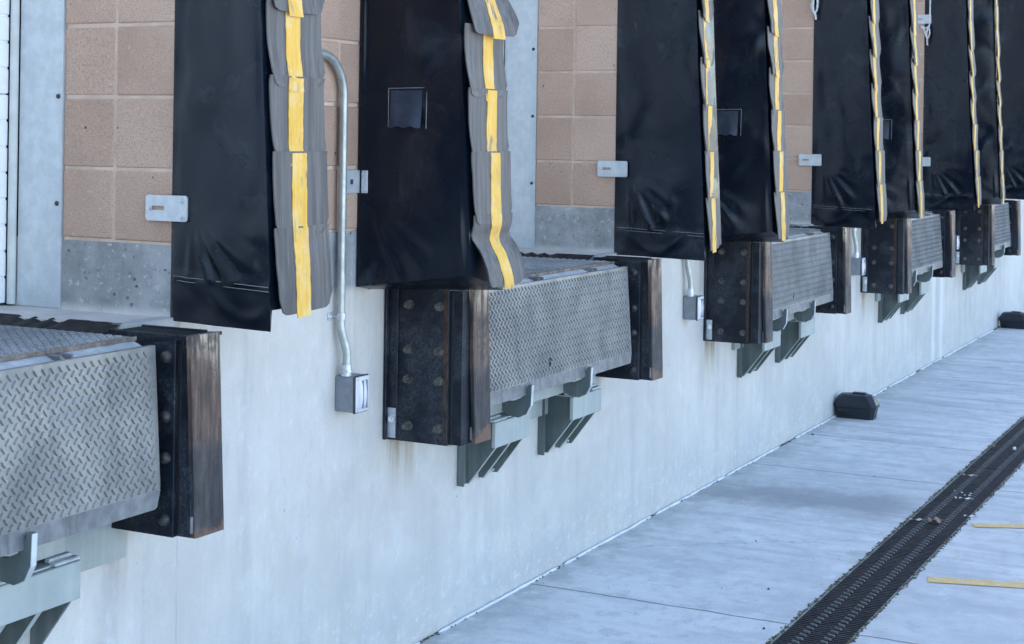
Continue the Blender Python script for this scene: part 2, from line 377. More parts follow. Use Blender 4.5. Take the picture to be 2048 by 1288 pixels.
# ------------------------------------------------------------------ building
wb = thing('warehouse_building', (0, 0, 0), 'long warehouse wall, tan block above a pale poured concrete base', 'building')
g = MB()
piers = []; x = XL
for a in ARR:
    piers.append((x, a - OPEN)); x = a
piers.append((x, XR))
for i, (a, b) in enumerate(piers): g.box(a, b, 0, .60, -.2, ZF)
for a in ARR:
    l = a - OPEN
    g.box(l, l + .21, 0, 2.6, -.2, ZS); g.box(a - .21, a, 0, 2.6, -.2, ZS)
    g.box(l + .21, a - .21, 0, 2.6, -.2, .762)
    g.box(l + .21, a - .21, 2.0, 2.6, .762, ZS)
g.build('foundation_wall', 'found', wb)
for a in ARR:
    for x0, x1 in ((a - OPEN + .15, a - OPEN + .208), (a - .208, a + .02)):
        g = MB(); g.box(x0, x1, -.007, .0, ZS - .05, ZS + .003, .0015); g.box(x0, x1, 0, .04, ZS + .0004, ZS + .003); g.build('sill_angle', 'floor', wb)
blk = MB(); mor = MB(); CH = .2032; J = .005
def block(x0, x1, y0, y1, z0, z1):
    e = .0012
    blk.box(x0 + J + rnd.uniform(-e, e), x1 - J + rnd.uniform(-e, e), y0 + rnd.uniform(-e, e) * .6, y1 + rnd.uniform(-e, e) * .6, z0 + J * 1.6 + rnd.uniform(-e, e), z1 - J * .4 + rnd.uniform(-e, e), .004)
ncr = int((HEAD - ZF) / CH)
for i, (a, b) in enumerate(piers):
    lo, hi = (max(a, b - 4.1) if i == 0 else a), (min(b, a + 6.1) if i == len(piers) - 1 else b)
    mor.box(a + .0042, b - .0042, .0045, .4055, ZF, HEAD)
    for k in range(ncr):
        z0 = ZF + k * CH; z1 = z0 + CH
        # outer leaf
        xs = [lo]
        step = .4064 if k % 2 == 0 else .2032
        xx = lo + step
        while xx < hi - .12: xs.append(xx); xx += .4064
        xs.append(hi)
        for p, q in zip(xs, xs[1:]):
            last, first = q == hi, p == lo
            block(p - (J if first else 0), q + (J if last else 0), 0, .2175, z0, z1)
        for p, q in ((lo, lo + .3), (hi - .3, hi)):
            block(p - (J if p == lo else 0), q + (J if q == hi else 0), .2265, .4100, z0, z1)
    if i == 0: blk.box(XL, lo, 0, .41, ZF, HEAD)
    if i == len(piers) - 1: blk.box(hi, XR, 0, .41, ZF, HEAD)
blk.box(XL, XR, 0, .41, HEAD, TOP)
ob = blk.build('block_wall', 'block', wb)
at = ob.data.attributes.new('tone', 'FLOAT', 'FACE'); vals = []; cur = .5
for i in range(len(ob.data.polygons)):
    if i % 26 == 0: cur = rnd.random()
    vals.append(cur)
at.data.foreach_set('value', vals)
mor.build('mortar', 'mortar', wb)
g = MB(); g.box(XL, XR, .61, 40, TOP - .3, TOP); g.box(XL, XR, -.03, .61, TOP, TOP + .15); g.build('roof', 'roofm', wb)
g = MB()
g.box(XL, XR, 8, 8.1, 0, TOP - .3)
for a in ARR: g.box(a - OPEN - .3, a - OPEN - .25, 1.4, 8, ZS, 4); g.box(a + .25, a + .3, 1.4, 8, ZS, 4)
g.build('inner_wall', 'dark', wb)
for k, a in enumerate(ARR):
    for sgn, xx in ((1, a), (-1, a - OPEN)):
        g = MB()
        g.box(xx - sgn * .003, xx + sgn * .05, .4115, .577, ZS + .002, HEAD, .0015)
        g.box(xx - sgn * .006, xx + sgn * .02, .4095, .4135, ZS + .002, HEAD)
        fr = g.build('door_frame', 'galv', wb)
        for n in range(9):
            h = MB(); h.dome((xx - sgn * .003, .428, 1.57 + .308 * n), (-sgn, 0, 0), .0075, .006, 10)
            h.build('screw', 'bolt_b', fr, 40)
    g = MB(); g.tube([(a - .012, .590, ZS + .006), (a - .012, .590, HEAD)], .013, 10); g.build('weatherstrip', 'seal_w', wb, 60)
    g = MB(); g.tube([(a - OPEN + .012, .590, ZS + .006), (a - OPEN + .012, .590, HEAD)], .013, 10); g.build('weatherstrip', 'seal_w', wb, 60)
    # sectional door: a ribbed profile swept across the opening
    prof = []; z = ZS + .006
    for s_ in range(5):
        for r_ in range(8):
            z0 = ZS + .006 + s_ * .61 + r_ * .0762
            if r_ == 0: prof += [(.618, z0), (.607, z0 + .003)]
            else: prof += [(.607, z0 - .005), (.6115, z0 - .002), (.6115, z0 + .002), (.607, z0 + .005)]
        prof += [(.607, ZS + .006 + (s_ + 1) * .61 - .003), (.618, ZS + .006 + (s_ + 1) * .61)]
    poly = [(.66, ZS + .006)] + prof + [(.66, prof[-1][1])]
    g = MB(); g.prism(poly, 'x', a - OPEN + .012, a - .018); g.build('dock_door', 'door', wb)
# bead of sealant along the foot of the wall, with gaps
g = MB(); xx = 3.9
while xx < 17.5:
    L = rnd.uniform(.25, 1.1)
    pts = []; n = int(L / .04) + 2
    for i in range(n + 1):
        px = xx + L * i / n
        pts.append((px, -.009 + .004 * mnoise.noise((px * 5, 0, 0)), .001 + .002 * mnoise.noise((px * 9, 3, 0))))
    g = MB(); g.tube(pts, [.0015] + [.0075 + .003 * mnoise.noise((p[0] * 12, 1, 0)) for p in pts[1:-1]] + [.0015], 6); g.build('joint_sealant', 'sealant', wb, 60)
    xx += L + rnd.choice((.02, .05, .12, .3))

# ------------------------------------------------------------------ tread bars
def tread(mb, fn, x0, x1, h0, h1, p=.0272, q=.0315, hgt=.0046):
    for typ in (0, 1):
        nx, nh = int((x1 - x0) / p), int((h1 - h0) / q)
        for i in range(nx):
            for j in range(nh):
                cx, ch = x0 + (i + .5 + .5 * typ) * p, h0 + (j + .28 + .5 * typ) * q
                if cx > x1 - .008 or ch > h1 - .008: continue
                an = R(53) if typ == 0 else R(-53)
                ca, sa = math.cos(an), math.sin(an)
                pts = [(-.0108, 0, 0), (-.006, -.0034, 0), (.006, -.0034, 0), (.0108, 0, 0), (.006, .0034, 0), (-.006, .0034, 0), (-.0068, -.0012, hgt), (.0068, -.0012, hgt), (.0068, .0012, hgt), (-.0068, .0012, hgt)]
                vs = [fn(cx + u * ca - v * sa, ch + u * sa + v * ca, w) for u, v, w in pts]
                mb.faces(vs, [(0, 1, 6), (1, 2, 7, 6), (2, 3, 7), (3, 4, 8), (3, 8, 7), (4, 5, 9, 8), (5, 0, 9), (0, 6, 9), (6, 7, 8, 9)])

# ------------------------------------------------------------------ dock leveler (origin: lip's right edge on the wall line)
lev = thing('dock_leveler', (LIP[0], 0, 0), '', 'dock leveler', 'dock levelers with hanging lips')
W_ = 1.45
def lipp(x, h, n): return (x, -.190 - .030 * (h / .405) - n, 1.240 - h)
g = MB()
out_ = [(-W_, 0), (0, 0), (-.004, .352), (-.022, .400), (-.03, .405), (-W_ + .03, .405), (-W_ + .022, .40), (-W_ + .004, .352)]
g.faces([lipp(x, h, 0) for x, h in out_] + [lipp(x, h, -.016) for x, h in out_],
        [tuple(range(8)), tuple(range(15, 7, -1))] + [(i, (i + 1) % 8, 8 + (i + 1) % 8, 8 + i) for i in range(8)])
tread(g, lipp, -W_ + .008, -.006, .010, .362)
lip = g.build('lip', 'tread', lev)
g = MB()
q = [(-W_ + .004, .360), (-.0045, .360), (-.020, .401), (-.03, .4055), (-W_ + .03, .4055), (-W_ + .02, .401)]
g.faces([lipp(x, h, .0006) for x, h in q] + [lipp(x, h, -.010) for x, h in q], [tuple(range(6)), tuple(range(11, 5, -1))] + [(i, (i + 1) % 6, 6 + (i + 1) % 6, 6 + i) for i in range(6)])
g.build('lip_edge', 'edge', lip)
g = MB(); g.box(-.80, -.79, -.2165, -.2135, .914, .945); g.build('scratch', 'rubber', lip)
g = MB()
g.box(-W_, 0, -.125, 1.9, 1.2445, 1.2565)
def dk(x, h, n): return (x, -.12 + h, 1.2565 + n)
tread(g, dk, -W_ + .01, -.005, .004, 1.1)
deck = g.build('deck_plate', 'tread', lev)
g = MB(); xx = -W_
while xx < -.002:     # rusted front edge, a little ragged
    L = min(rnd.uniform(.01, .04), -xx)
    g.box(xx, xx + L - .0005, -.128 - rnd.uniform(0, .003), -.1252, 1.2490 - rnd.uniform(0, .002), 1.2575 + rnd.uniform(0, .0008)); xx += L
g.build('rusted_edge', 'brownedge', deck)
g = MB()
g.hexa([(-W_ + .01, -.186, 1.205), (-.008, -.186, 1.205), (-.008, -.126, 1.205), (-W_ + .01, -.126, 1.205),
        (-W_ + .01, -.186, 1.224), (-.008, -.186, 1.224), (-.008, -.126, 1.2475), (-W_ + .01, -.126, 1.2475)])
hin = g.build('hinge_plate', 'hinge', lev)
for lx in (-.30, -.80, -1.22):
    g = MB(); g.box(lx - .022, lx - .016, -.176, -.129, 1.226, 1.250, .002); g.box(lx + .016, lx + .022, -.176, -.129, 1.226, 1.250, .002); g.box(lx - .020, lx + .020, -.142, -.129, 1.236, 1.2475, .002)
    g.build('hinge_lug', 'edge', hin)
for s_ in (0, 1):
    g = MB()
    def mx(x): return x if s_ == 0 else -W_ - x
    n = 60; vs = []; fs = []
    for i in range(n + 1):
        yy = .010 + 1.83 * i / n
        e = .112 + (rnd.uniform(-.012, .004) if i % 2 else rnd.uniform(-.004, .006))
        vs += [(mx(.004), yy, 1.243), (mx(e), yy, 1.2715 if e > .105 else 1.262)]
    for i in range(n): fs.append((2 * i, 2 * i + 1, 2 * i + 3, 2 * i + 2))
    g.faces(vs, fs)
    g.build('side_seal', 'rubber', lev)
g = MB(); g.box(-1.20, .100, -.020, -.004, .66, .763); g.box(-1.2, -.24, -.122, -.106, .762, .830, .002)
for xx in (-1.15, -.72, -.30): g.box(xx - .006, xx + .006, -.106, -.0205, .764, .82)
g.build('frame_plate', 'green', lev)
g = MB(); g.box(-1.45, .1, .005, .02, .77, 1.20); g.build('pit_dark_sheet', 'rubber', lev)  # added black sheet, stands in for the dark pit behind the lip
for hx in (-1.0, -.47):
    g = MB()
    pf = [(-.115, .775), (-.150, .754), (-.19, .750), (-.222, .766), (-.240, .800), (-.243, .872), (-.229, .874), (-.219, .848), (-.200, .824), (-.165, .808), (-.115, .804)]
    g.prism(pf, 'x', hx - .008, hx + .008); hk = g.build('lip_hook', 'greenshade', lev)
    g = MB(); g.prism([(-.2425, .872), (-.2395, .800), (-.2225, .767), (-.2235, .765), (-.2415, .799), (-.2442, .8725)], 'x', hx - .0085, hx + .0085); g.build('worn_edge', 'hinge', hk)
for s_, bx in enumerate((-.67, 0.)):
    br = MB()
    br.box(-.44 + bx, -.387 + bx, -.013, -.001, .500, .742, .002)
    br.box(-.44 + bx, -.436 + bx, -.030, -.013, .500, .742)
    for wx in (-.387, -.272, -.160):
        br.prism([(-.001, .502), (-.001, .742), (-.136, .742), (-.136, .655), (-.020, .502)], 'x', wx + bx, wx + .009 + bx)
    sb = br.build('support_bracket', 'greenshade', lev)
    for wx in (-.387, -.272):
        g = MB(); g.hexa([(wx - .001 + bx, -.0205, .5005), (wx + .018 + bx, -.0205, .5005), (wx + .018 + bx, -.016, .4975), (wx - .001 + bx, -.016, .4975),
                (wx - .001 + bx, -.1375, .655), (wx + .018 + bx, -.1375, .655), (wx + .018 + bx, -.1355, .651), (wx - .001 + bx, -.1355, .651)])
        g.build('gusset_flange', 'green', sb)
    g = MB(); g.box(-.43 + bx, -.15 + bx, -.152, -.1365, .650, .742, .002); g.build('front_bar', 'green', sb)
    g = MB(); g.box(-.425 + bx, -.155 + bx, -.136, -.022, .7425, .7465)
    for (p, q_) in ((-.43, -.335), (-.235, -.15)):
        g.box(p + bx, q_ + bx, -.1505, -.128, .7435, .753, .003); g.box(p + .004 + bx, q_ - .004 + bx, -.1275, -.108, .7467, .7595, .003)
    g.build('top_rail', 'hinge', sb)
    for wx in (-.335, -.20):
        g = MB(); g.hexnut((wx + bx, -.002, .520), (0, -1, 0), .009, .016); g.build('anchor_bolt', 'zinc', sb, 30)
labs = ['diamond plate dock leveler cut by the left frame edge, nearest to camera',
        'diamond plate dock leveler below the kinked bottom pleat, second from the camera',
        'grey dock leveler lip with a dark scratch, in the middle of the row',
        'small grey dock leveler lip second from the far end of the row',
        'farthest and narrowest grey dock leveler lip, near the right edge of the photo']
lev['label'] = labs[0]
lev_copies = [dup(lev, (LIP[k], 0, 0), labs[k]) for k in range(1, 5)]
for lv, sh in ((lev, -.066), (lev_copies[0], -.016)):       # brackets were not set out quite alike
    for ch in lv.children:
        if ch.name.startswith('support_bracket'): ch.location.x = sh

# ------------------------------------------------------------------ bumpers
def bumper(name, side_end, fx0, fx1, w, near, loc, label):
    t_ = thing(name, loc, label, 'dock bumper', 'steel faced dock bumpers')
    H = .516
    g = MB(); g.box(.012, w - .012, -side_end - .012, -.002, .004, H - .004, .004)
    g.build('rubber_pad', 'rubber', t_)
    for sx in (0, 1):
        g = MB(); x0, x1 = ((0, .010) if sx == 0 else (w - .010, w))
        g.box(x0, x1, -side_end, -.001, 0, H, .0015)
        fl = .022 if sx == 0 else -.022
        g.box((x1 if sx == 0 else x0), (x1 if sx == 0 else x0) + fl, -side_end, -side_end + .009, .001, H - .001)
        sp = g.build('side_plate', 'black', t_)
        if near and sx == 0:
            g = MB(); g.box(-.0012, 0.002, -side_end + .004, -side_end + .016, .004, H - .004); g.build('rust_line', 'rustd', sp)
    g = MB(); x0 = .014 if not near else .016
    g.box(x0, x0 + .010, -side_end - .045, -side_end - .0005, .002, H - .002, .001); g.box(x0 + .01, w - .02, -side_end - .045, -side_end - .034, .002, H - .002)
    g.build('spring_plate', 'black', t_)
    g = MB()
    yf = -side_end - (.062 if near else .052); ln = .012
    A = [(fx0 - ln, yf), (fx1 - ln, yf - .001)]; B = [(fx0 + ln, yf - .004), (fx1 + ln, yf - .006)]
    pr = lambda o, z: [(o[0][0], o[0][1], z), (o[1][0], o[1][1], z), (o[1][0], o[1][1] + .013, z), (o[0][0], o[0][1] + .013, z)]
    NS = 8; prev = None; vs = []; fs = []
    for i in range(NS + 1):
        f = i / NS; z = H * f
        o = [(B[j][0] * (1 - f) + A[j][0] * f, B[j][1] * (1 - f) + A[j][1] * f) for j in (0, 1)]
        vs += [(o[0][0], o[0][1] + .003, z), (o[0][0] + .006, o[0][1], z), (o[1][0] - .006, o[1][1], z), (o[1][0], o[1][1] + .003, z), (o[1][0], o[1][1] + .016, z), (o[0][0], o[0][1] + .016, z)]
    for i in range(NS):
        for j in range(6): fs.append((6 * i + j, 6 * i + (j + 1) % 6, 6 * i + 6 + (j + 1) % 6, 6 * i + 6 + j))
    fs += [tuple(range(5, -1, -1)), tuple(range(6 * NS, 6 * NS + 6))]
    g.faces(vs, fs); fp = g.build('face_plate', 'rusty', t_)
    for zz in (.012, .23, H - .06):
        g = MB(); g.box(fx0 + .002, fx0 + .012, -side_end - .05, yf + .010, zz, zz + .045, .003)
        g.build('spacer', 'edge', t_)
    if not near:
        g = MB(); g.hexa([(-.001, -side_end - .045, H - .010), (w + .001, -side_end - .045, H - .010), (w + .001, -.008, H - .038), (-.001, -.008, H - .038), (-.001, -side_end - .045, H - .001), (w + .001, -side_end - .045, H - .001), (w + .001, -.008, H - .022), (-.001, -.008, H - .022)]); g.build('top_plate', 'black', t_)
        for zz in (.459, .306, .201, .044):
            g = MB(); g.dome((.0005, -.194, zz), (-1, 0, 0), .0165, .017, 14); g.build('bolt', 'bolt_b', t_, 35)
    else:
        for yy in (-.087, -.205):
            for zz in (.461, .311, .212, .055):
                g = MB(); g.hexnut((0.0005, yy, zz), (-1, 0, 0), .0135, .021); g.build('bolt', 'nut', t_, 30)
        g = MB(); g.box(-.026, 0.0, -.012, -.001, .003, H - .003, .002); g.box(-.008, -.0005, -.045, -.012, .003, H - .003, .002); wf = g.build('wall_angle', 'black', t_)
        g = MB(); g.hexnut((-.010, -.028, .075), (-1, -.4, 0), .011, .022); g.box(-.0105, -.0085, -.042, -.010, .01, .11); g.build('anchor_bolt', 'zinc', t_, 30)
    return t_
labn = ['black dock bumper on the left of the nearest dock opening', 'large black bolted bumper between the near conduit box and the second lip',
        'black bolted dock bumper right beside the middle conduit box', 'black dock bumper with pale smears on its side, beside the far conduit box', 'farthest black bolted dock bumper on the left of the last lip']
labf = ['tall rusty faced bumper nearest the camera with four domed bolts', 'brown faced dock bumper right of the second lip from the left',
        'narrow yellow brown bumper right of the scratched middle lip', 'thin grey edged bumper right of the second farthest lip', 'thin bumper at the very right edge beside the last lip']
nb0 = bumper('dock_bumper', .235, .068, .180, .185, True, (NBX[1], 0, .752), labn[1])
for k in (0, 2, 3, 4): dup(nb0, (NBX[k], 0, .752 if k != 4 else .747), labn[k])
fb0 = bumper('dock_bumper', .220, .010, .128, .132, False, (FBX[0], 0, .748), labf[0])
for k in range(1, 5): dup(fb0, (FBX[k], 0, .750 if k < 4 else .742), labf[k])

# ------------------------------------------------------------------ dock seal pads
def lerp(a, b, f): return a + (b - a) * f
def smooth(f): f = max(0., min(1., f)); return f * f * (3 - 2 * f)
def folds(d, z, pt, seed):
    """height of soft wrinkles radiating down and forward from a bracket"""
    dx, dz = d - pt[0], pt[1] - z
    r = math.hypot(dx, dz); h = 0.
    if dz > -.03:
        an = math.degrees(math.atan2(dx, max(dz, 1e-4)))
        env = smooth((r - .05) / .10) * (1 - smooth((r - .22) / .16))
        for a0, w, am in ((2, 5, .007), (24, 5.0, .020), (40, 6, .023), (57, 7.5, .018), (75, 8, .007)):
            a1 = a0 + 4 * mnoise.noise((seed, a0, 0))
            h += am * math.exp(-((an - a1) / w) ** 2) * env
    return h
def seal_pad(k, side, seed, depth, xi_b, xi_t, label, pl, vent=False, bracket_z=1.57):
    """side 'R': pad on the right of an opening, its lined side faces -x. 'L': left of an opening, outer side faces -x."""
    a = ARR[k]
    t_ = thing('dock_seal_pad', (a if side == 'R' else a - 2.15, 0, 0), label, 'dock seal', 'black foam dock seal pads')
    ox = a if side == 'R' else a - 2.15
    ZT = 4.2
    zs = [i * .0125 for i in range(0, 42)] + [.525 + (ZT - 1.8) * (i / 40.) for i in range(0, 41)]
    NS_, NF = 72, 10
    g = MB(); rows = []
    def corner(z, f0):
        dpt = depth - .045 * (z - 1.27) if z < 3 else depth - .078
        xi = lerp(xi_b, xi_t, min(1, (z - 1.27) / .8))
        return xi, dpt
    for i, dz in enumerate(zs):
        row = []
        for j in range(NS_ + 1):
            f = j / NS_
            if side == 'R': zb = 1.262 - .006 * f
            else: zb = lerp(1.283, 1.338, f)
            z = zb + dz if dz < .3 else lerp(zb + .3, ZT, (dz - .3) / (zs[-1] - .3))
            xi, dpt = corner(z, 0)
            d = lerp(-.012 if side == 'R' else .001, dpt, f)
            xx = lerp(-.002, xi, max(0, f))
            n = 0.
            if side == 'R':
                edge = smooth((1 - f) / .15)
                fd = folds(d, z, (.055, bracket_z), seed)
                hem = 1.385 - .012 * f
                if z > hem: n += fd * edge
                else: n += fd * .25 * edge + .004 + .010 * edge * (mnoise.noise((d * 9 + seed, z * 14, 1)) * .8 + .5 * math.exp(-((z - 1.335 - .05 * math.sin(d * 14 + seed)) / .014) ** 2))
                n += .0055 * math.exp(-((z - hem) / .006) ** 2) - .003 * math.exp(-((z - hem + .012) / .004) ** 2)
                n += .022 * math.exp(-((z - 1.83 - .45 * d) / .045) ** 2) * math.exp(-((d - .07) / .07) ** 2)
                n += .008 * math.exp(-((z - 2.05) / .05) ** 2) * math.exp(-((d - .03) / .03) ** 2)
                n += .006 * math.sin(z * 5 + seed) * math.exp(-((d - .02) / .03) ** 2)
            else:
                fd = folds(d, z, (.03, 1.60), seed) * .55
                n += fd * smooth((1 - f) / .2)
                for c0, am in ((.03, .006), (.07, .005), (.095, .006)):
                    n += am * math.exp(-((d - c0 - .25 * (1.36 - z)) / .010) ** 2) * (1 - smooth((z - 1.30) / .10))
                n += .006 * math.exp(-((d - .012) / .012) ** 2)
                n += .007 * math.exp(-((f - .93) / .02) ** 2) * math.exp(-((z - 1.45) / .08) ** 2)
            n += (.007 * mnoise.noise((d * 5 + seed * 3, z * 2.6, seed))) * smooth((1 - f) / .1) * smooth((f - .02) / .1)
            n *= smooth((f + .01) / .05)
            row.append(g.bm.verts.new((xx - n, -d, z)))
        zb_f = (1.312, 1.312) if side == 'R' else (1.338, 1.270)
        for j in range(1, NF + 1):
            f = .02 + .98 * (j - 1) / (NF - 1)
            zb = lerp(zb_f[0], zb_f[1], f)
            z = zb + dz if dz < .3 else lerp(zb + .3, ZT, (dz - .3) / (zs[-1] - .3))
            xi, dpt = corner(z, 0)
            bul = .006 * math.sin(math.pi * f)
            dy = (.030 if side == 'L' else .02) * f
            row.append(g.bm.verts.new((xi + .27 * f, -(dpt - dy + bul), z)))
        for j in range(1, 9):
            f = j / 8
            zb = lerp(zb_f[1], 1.312 if side == 'R' else 1.268, f)
            z = zb + dz if dz < .3 else lerp(zb + .3, ZT, (dz - .3) / (zs[-1] - .3))
            xi, dpt = corner(z, 0)
            xo = (.10 if side == 'R' else .085)
            row.append(g.bm.verts.new((lerp(xi + .27, xo, f), -lerp(dpt - .03, -.001 if side == 'R' else -.001, f), z)))
        rows.append(row)
    for p, q in zip(rows, rows[1:]):
        for j in range(len(p) - 1): g.bm.faces.new((p[j], p[j + 1], q[j + 1], q[j]))
    # bottom and top closed by quads across
    for rr in (rows[0], rows[-1]):
        n = len(rr); i0, i1 = 0, n - 1
        while i1 - i0 > 2:
            g.bm.faces.new((rr[i0], rr[i0 + 1], rr[i1 - 1], rr[i1])); i0 += 1; i1 -= 1
        if i1 - i0 == 2: g.bm.faces.new((rr[i0], rr[i0 + 1], rr[i1]))
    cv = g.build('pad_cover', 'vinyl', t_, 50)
    # stitch lines on the hem
    if side == 'R':
        g = MB()
        for dz_, am in ((0., .0), (-.012, .0)):
            pts = []
            for j in range(31):
                f = j / 30.; d = lerp(.004, depth - .004, f); z = 1.385 - .012 * f + dz_ + .0012 * mnoise.noise((f * 9, seed, 0))
                fd = folds(d, z, (.055, bracket_z), seed) * .3
                pts.append((lerp(-.002, xi_b, f) - .0105 + (.002 if dz_ else 0) - fd * .9, -d, z))
            g.tube(pts, .0009, 5)
        g.build('hem_stitching', 'stitch', cv)
    # overlapping pleats
    pw = pl.get('w', .27)
    for i in range(pl.get('n', 14)):
        zb = 1.297 + .2032 * i
        last = i == 0
        xi, dpt = corner(zb + .1, 0)
        prnd = random.Random(seed * 100 + i)
        wild = pl.get('wild', {}).get(i)
        NXp, NZp = 16, 12; rr_ = .045
        tw = prnd.uniform(-.003, .003); fl = prnd.uniform(.9, 1.25) * pl.get('fl', .012); sl = prnd.uniform(-.004, .004)
        curl = pl.get('curl', .004); skew = pl.get('skew', .0)
        def P(f, v, off):
            # f across -1..1, v 0 top..1 bottom
            hw = pw / 2; xx = f * hw
            e = abs(xx) - (hw - rr_); up = 0.
            if e > 0: up = rr_ - math.sqrt(max(0, rr_ * rr_ - e * e))
            zt = zb + .232
            z = lerp(zt, zb + up + sl * f, v)
            o = .010 + fl * v ** 1.6 + .004 * math.sin(3 * v + i) - curl * abs(f) ** 3 * (1 if v > .05 else .5) + off
            o += (pl.get('lift', .010) * v ** 2 * (-f) ** 1.4 if f < 0 else .004 * v ** 2 * f)
            o += .002 * mnoise.noise((f * 3 + i * 7, v * 3, seed))
            xs_ = xx + tw * v * .5 + .0015 * mnoise.noise((v * 4 + i, 5, seed)) + (pl.get('ins', .014) * v ** 1.3 * -f if f < 0 else 0)
            if wild == 'kink':
                kk = smooth((v - .35) / .65); o += .024 * kk - .016 * math.exp(-((v - .36) / .14) ** 2); xs_ += .018 * kk
            if wild == 'flare':
                kk = smooth((v - .2) / .8); o += .03 * kk * (.6 + f * .6); xs_ += .022 * kk
            fr_ = (f + 1) / 2
            dy = pl.get('dy', .02) * fr_
            return (xi + pw / 2 + xs_ + pl.get('dx', 0), -(dpt - dy) - o, z)
        g = MB(); fr = []; bk = []
        for v in range(NZp + 1):
            fr.append([g.bm.verts.new(P(-1 + 2 * h / NXp, v / NZp, .0015)) for h in range(NXp + 1)])
            bk.append([g.bm.verts.new(P(-1 + 2 * h / NXp, v / NZp, -.0025)) for h in range(NXp + 1)])
        for v in range(NZp):
            for h in range(NXp):
                g.bm.faces.new((fr[v][h], fr[v][h + 1], fr[v + 1][h + 1], fr[v + 1][h])); g.bm.faces.new((bk[v][h], bk[v + 1][h], bk[v + 1][h + 1], bk[v][h + 1]))
            for h in (0, NXp): g.bm.faces.new((fr[v][h], fr[v + 1][h], bk[v + 1][h], bk[v][h]))
        for h in range(NXp):
            for v in (0, NZp): g.bm.faces.new((fr[v][h], bk[v][h], bk[v][h + 1], fr[v][h + 1]))
        po = g.build('pleat', 'pleat', t_, 60)
        # yellow guide stripe laid over the pleat
        sc_, sw = pl['sc'] * 2 - 1, .076 / pw
        g = MB(); fr = []; bk = []
        for v in range(19):
            vv = .02 + v / 18 * .98
            for lst, off in ((fr, .0042), (bk, .0016)):
                rw = []
                for h in range(5):
                    e = .0022 / pw * 2 * mnoise.noise((vv * 16 + i * 3, h, seed)) if h in (0, 4) else 0
                    p = P(sc_ + sw * (h / 2 - 1) + e + (.012 * math.sin(i * 2.1 + seed) if 1 else 0), vv, off + (.0018 * mnoise.noise((vv * 7, h * .7 + i, seed))))
                    if v == 18: p = (p[0], p[1] - .002, p[2] - .012)
                    rw.append(g.bm.verts.new(p))
                lst.append(rw)
        for v in range(18):
            for h in range(4):
                g.bm.faces.new((fr[v][h], fr[v][h + 1], fr[v + 1][h + 1], fr[v + 1][h])); g.bm.faces.new((bk[v][h], bk[v + 1][h], bk[v + 1][h + 1], bk[v][h + 1]))
            for h in (0, 4): g.bm.faces.new((fr[v][h], fr[v + 1][h], bk[v + 1][h], bk[v][h]))
        for h in range(4):
            for v in (0, 18): g.bm.faces.new((fr[v][h], bk[v][h], bk[v][h + 1], fr[v][h + 1]))
        g.build('guide_stripe', 'yellow', po, 60)
    # fixing brackets
    if side == 'R':
        for bz in ([bracket_z, 2.76] if k == 3 else [bracket_z]):
            g = MB(); y0, y1, z0, z1 = -.052, .092, bz - .0355, bz + .0355
            def rr4(y0, y1, z0, z1, r, n=5):
                o = []
                for cy, cz, s0 in ((y1 - r, z1 - r, 0), (y0 + r, z1 - r, 90), (y0 + r, z0 + r, 180), (y1 - r, z0 + r, 270)):
                    for q in range(n): o.append((cy + r * math.cos(R(s0 + 90 * q / (n - 1))), cz + r * math.sin(R(s0 + 90 * q / (n - 1)))))
                return o
            ol = rr4(y0, y1, z0, z1, .008); il = rr4(.026, .084, bz - .006, bz + .006, .0059)
            bmx = bmesh.new(); vo = [bmx.verts.new((-.017, p[0], p[1])) for p in ol]; vi = [bmx.verts.new((-.017, p[0], p[1])) for p in il]
            es = [bmx.edges.new((v[i], v[(i + 1) % len(v)])) for v in (vo, vi) for i in range(len(v))]
            bmesh.ops.triangle_fill(bmx, edges=es, use_beauty=True)
            ex = bmesh.ops.extrude_face_region(bmx, geom=list(bmx.faces)); bmesh.ops.translate(bmx, vec=(.005, 0, 0), verts=[e for e in ex['geom'] if isinstance(e, bmesh.types.BMVert)])
            g.bm.free(); g.bm = bmx; bp = g.build('fixing_plate', 'galv', t_)
            for yy, zz in ((.077, bz), (-.034, bz + .024), (-.034, bz - .024)):
                g = MB(); g.tube([(-.0165, yy, zz), (-.019, yy, zz)], .0095, 12); g.tube([(-.019, yy, zz), (-.026, yy, zz)], .0065, 6); g.build('screw', 'zinc', bp, 30)
            g = MB(); g.box(-.0125, .001, .028, .092, bz - .03, bz + .03); g.build('packer', 'block', bp)
    else:
        g = MB(); bz = 1.627
        g.box(-.0745, -.0005, -.005, -.0012, bz - .037, bz + .037, .0008); g.box(-.0060, -.0012, -.040, -.0052, bz - .037, bz + .037, .0008)
        bp = g.build('fixing_plate', 'galv', t_)
        g = MB(); g.box(-.052, -.036, -.0056, -.0052, bz - .008, bz + .008); g.build('slot', 'bolt_b', bp)
        for zz in (bz + .025, bz - .025):
            g = MB(); g.tube([(-.006, -.028, zz), (-.013, -.028, zz)], .006, 8); g.build('screw', 'zinc', bp, 30)
    if vent:
        g = MB(); vs = []; fs = []; n = 8
        for i in range(n + 1):
            for j in range(n + 1):
                d = lerp(.128, .240, j / n); z = lerp(1.925, 1.806, i / n)
                o = .019 + .022 * (i / n) ** 2 * (.6 + .4 * math.sin(math.pi * j / n)) + .003 * math.sin(j * 1.4) * (i / n)
                if i == n: z -= .004 * math.sin(j * 1.9)
                vs.append((lerp(0, xi_b, d / depth) - o, -d, z))
        for i in range(n):
            for j in range(n): q = i * (n + 1) + j; fs.append((q, q + 1, q + n + 2, q + n + 1))
        g.faces(vs, fs); vf = g.build('vent_flap', 'flap', t_, 180)
        g = MB()
        def P2(d, z): return (lerp(0, xi_b, d / depth) - .0175, -d, z)
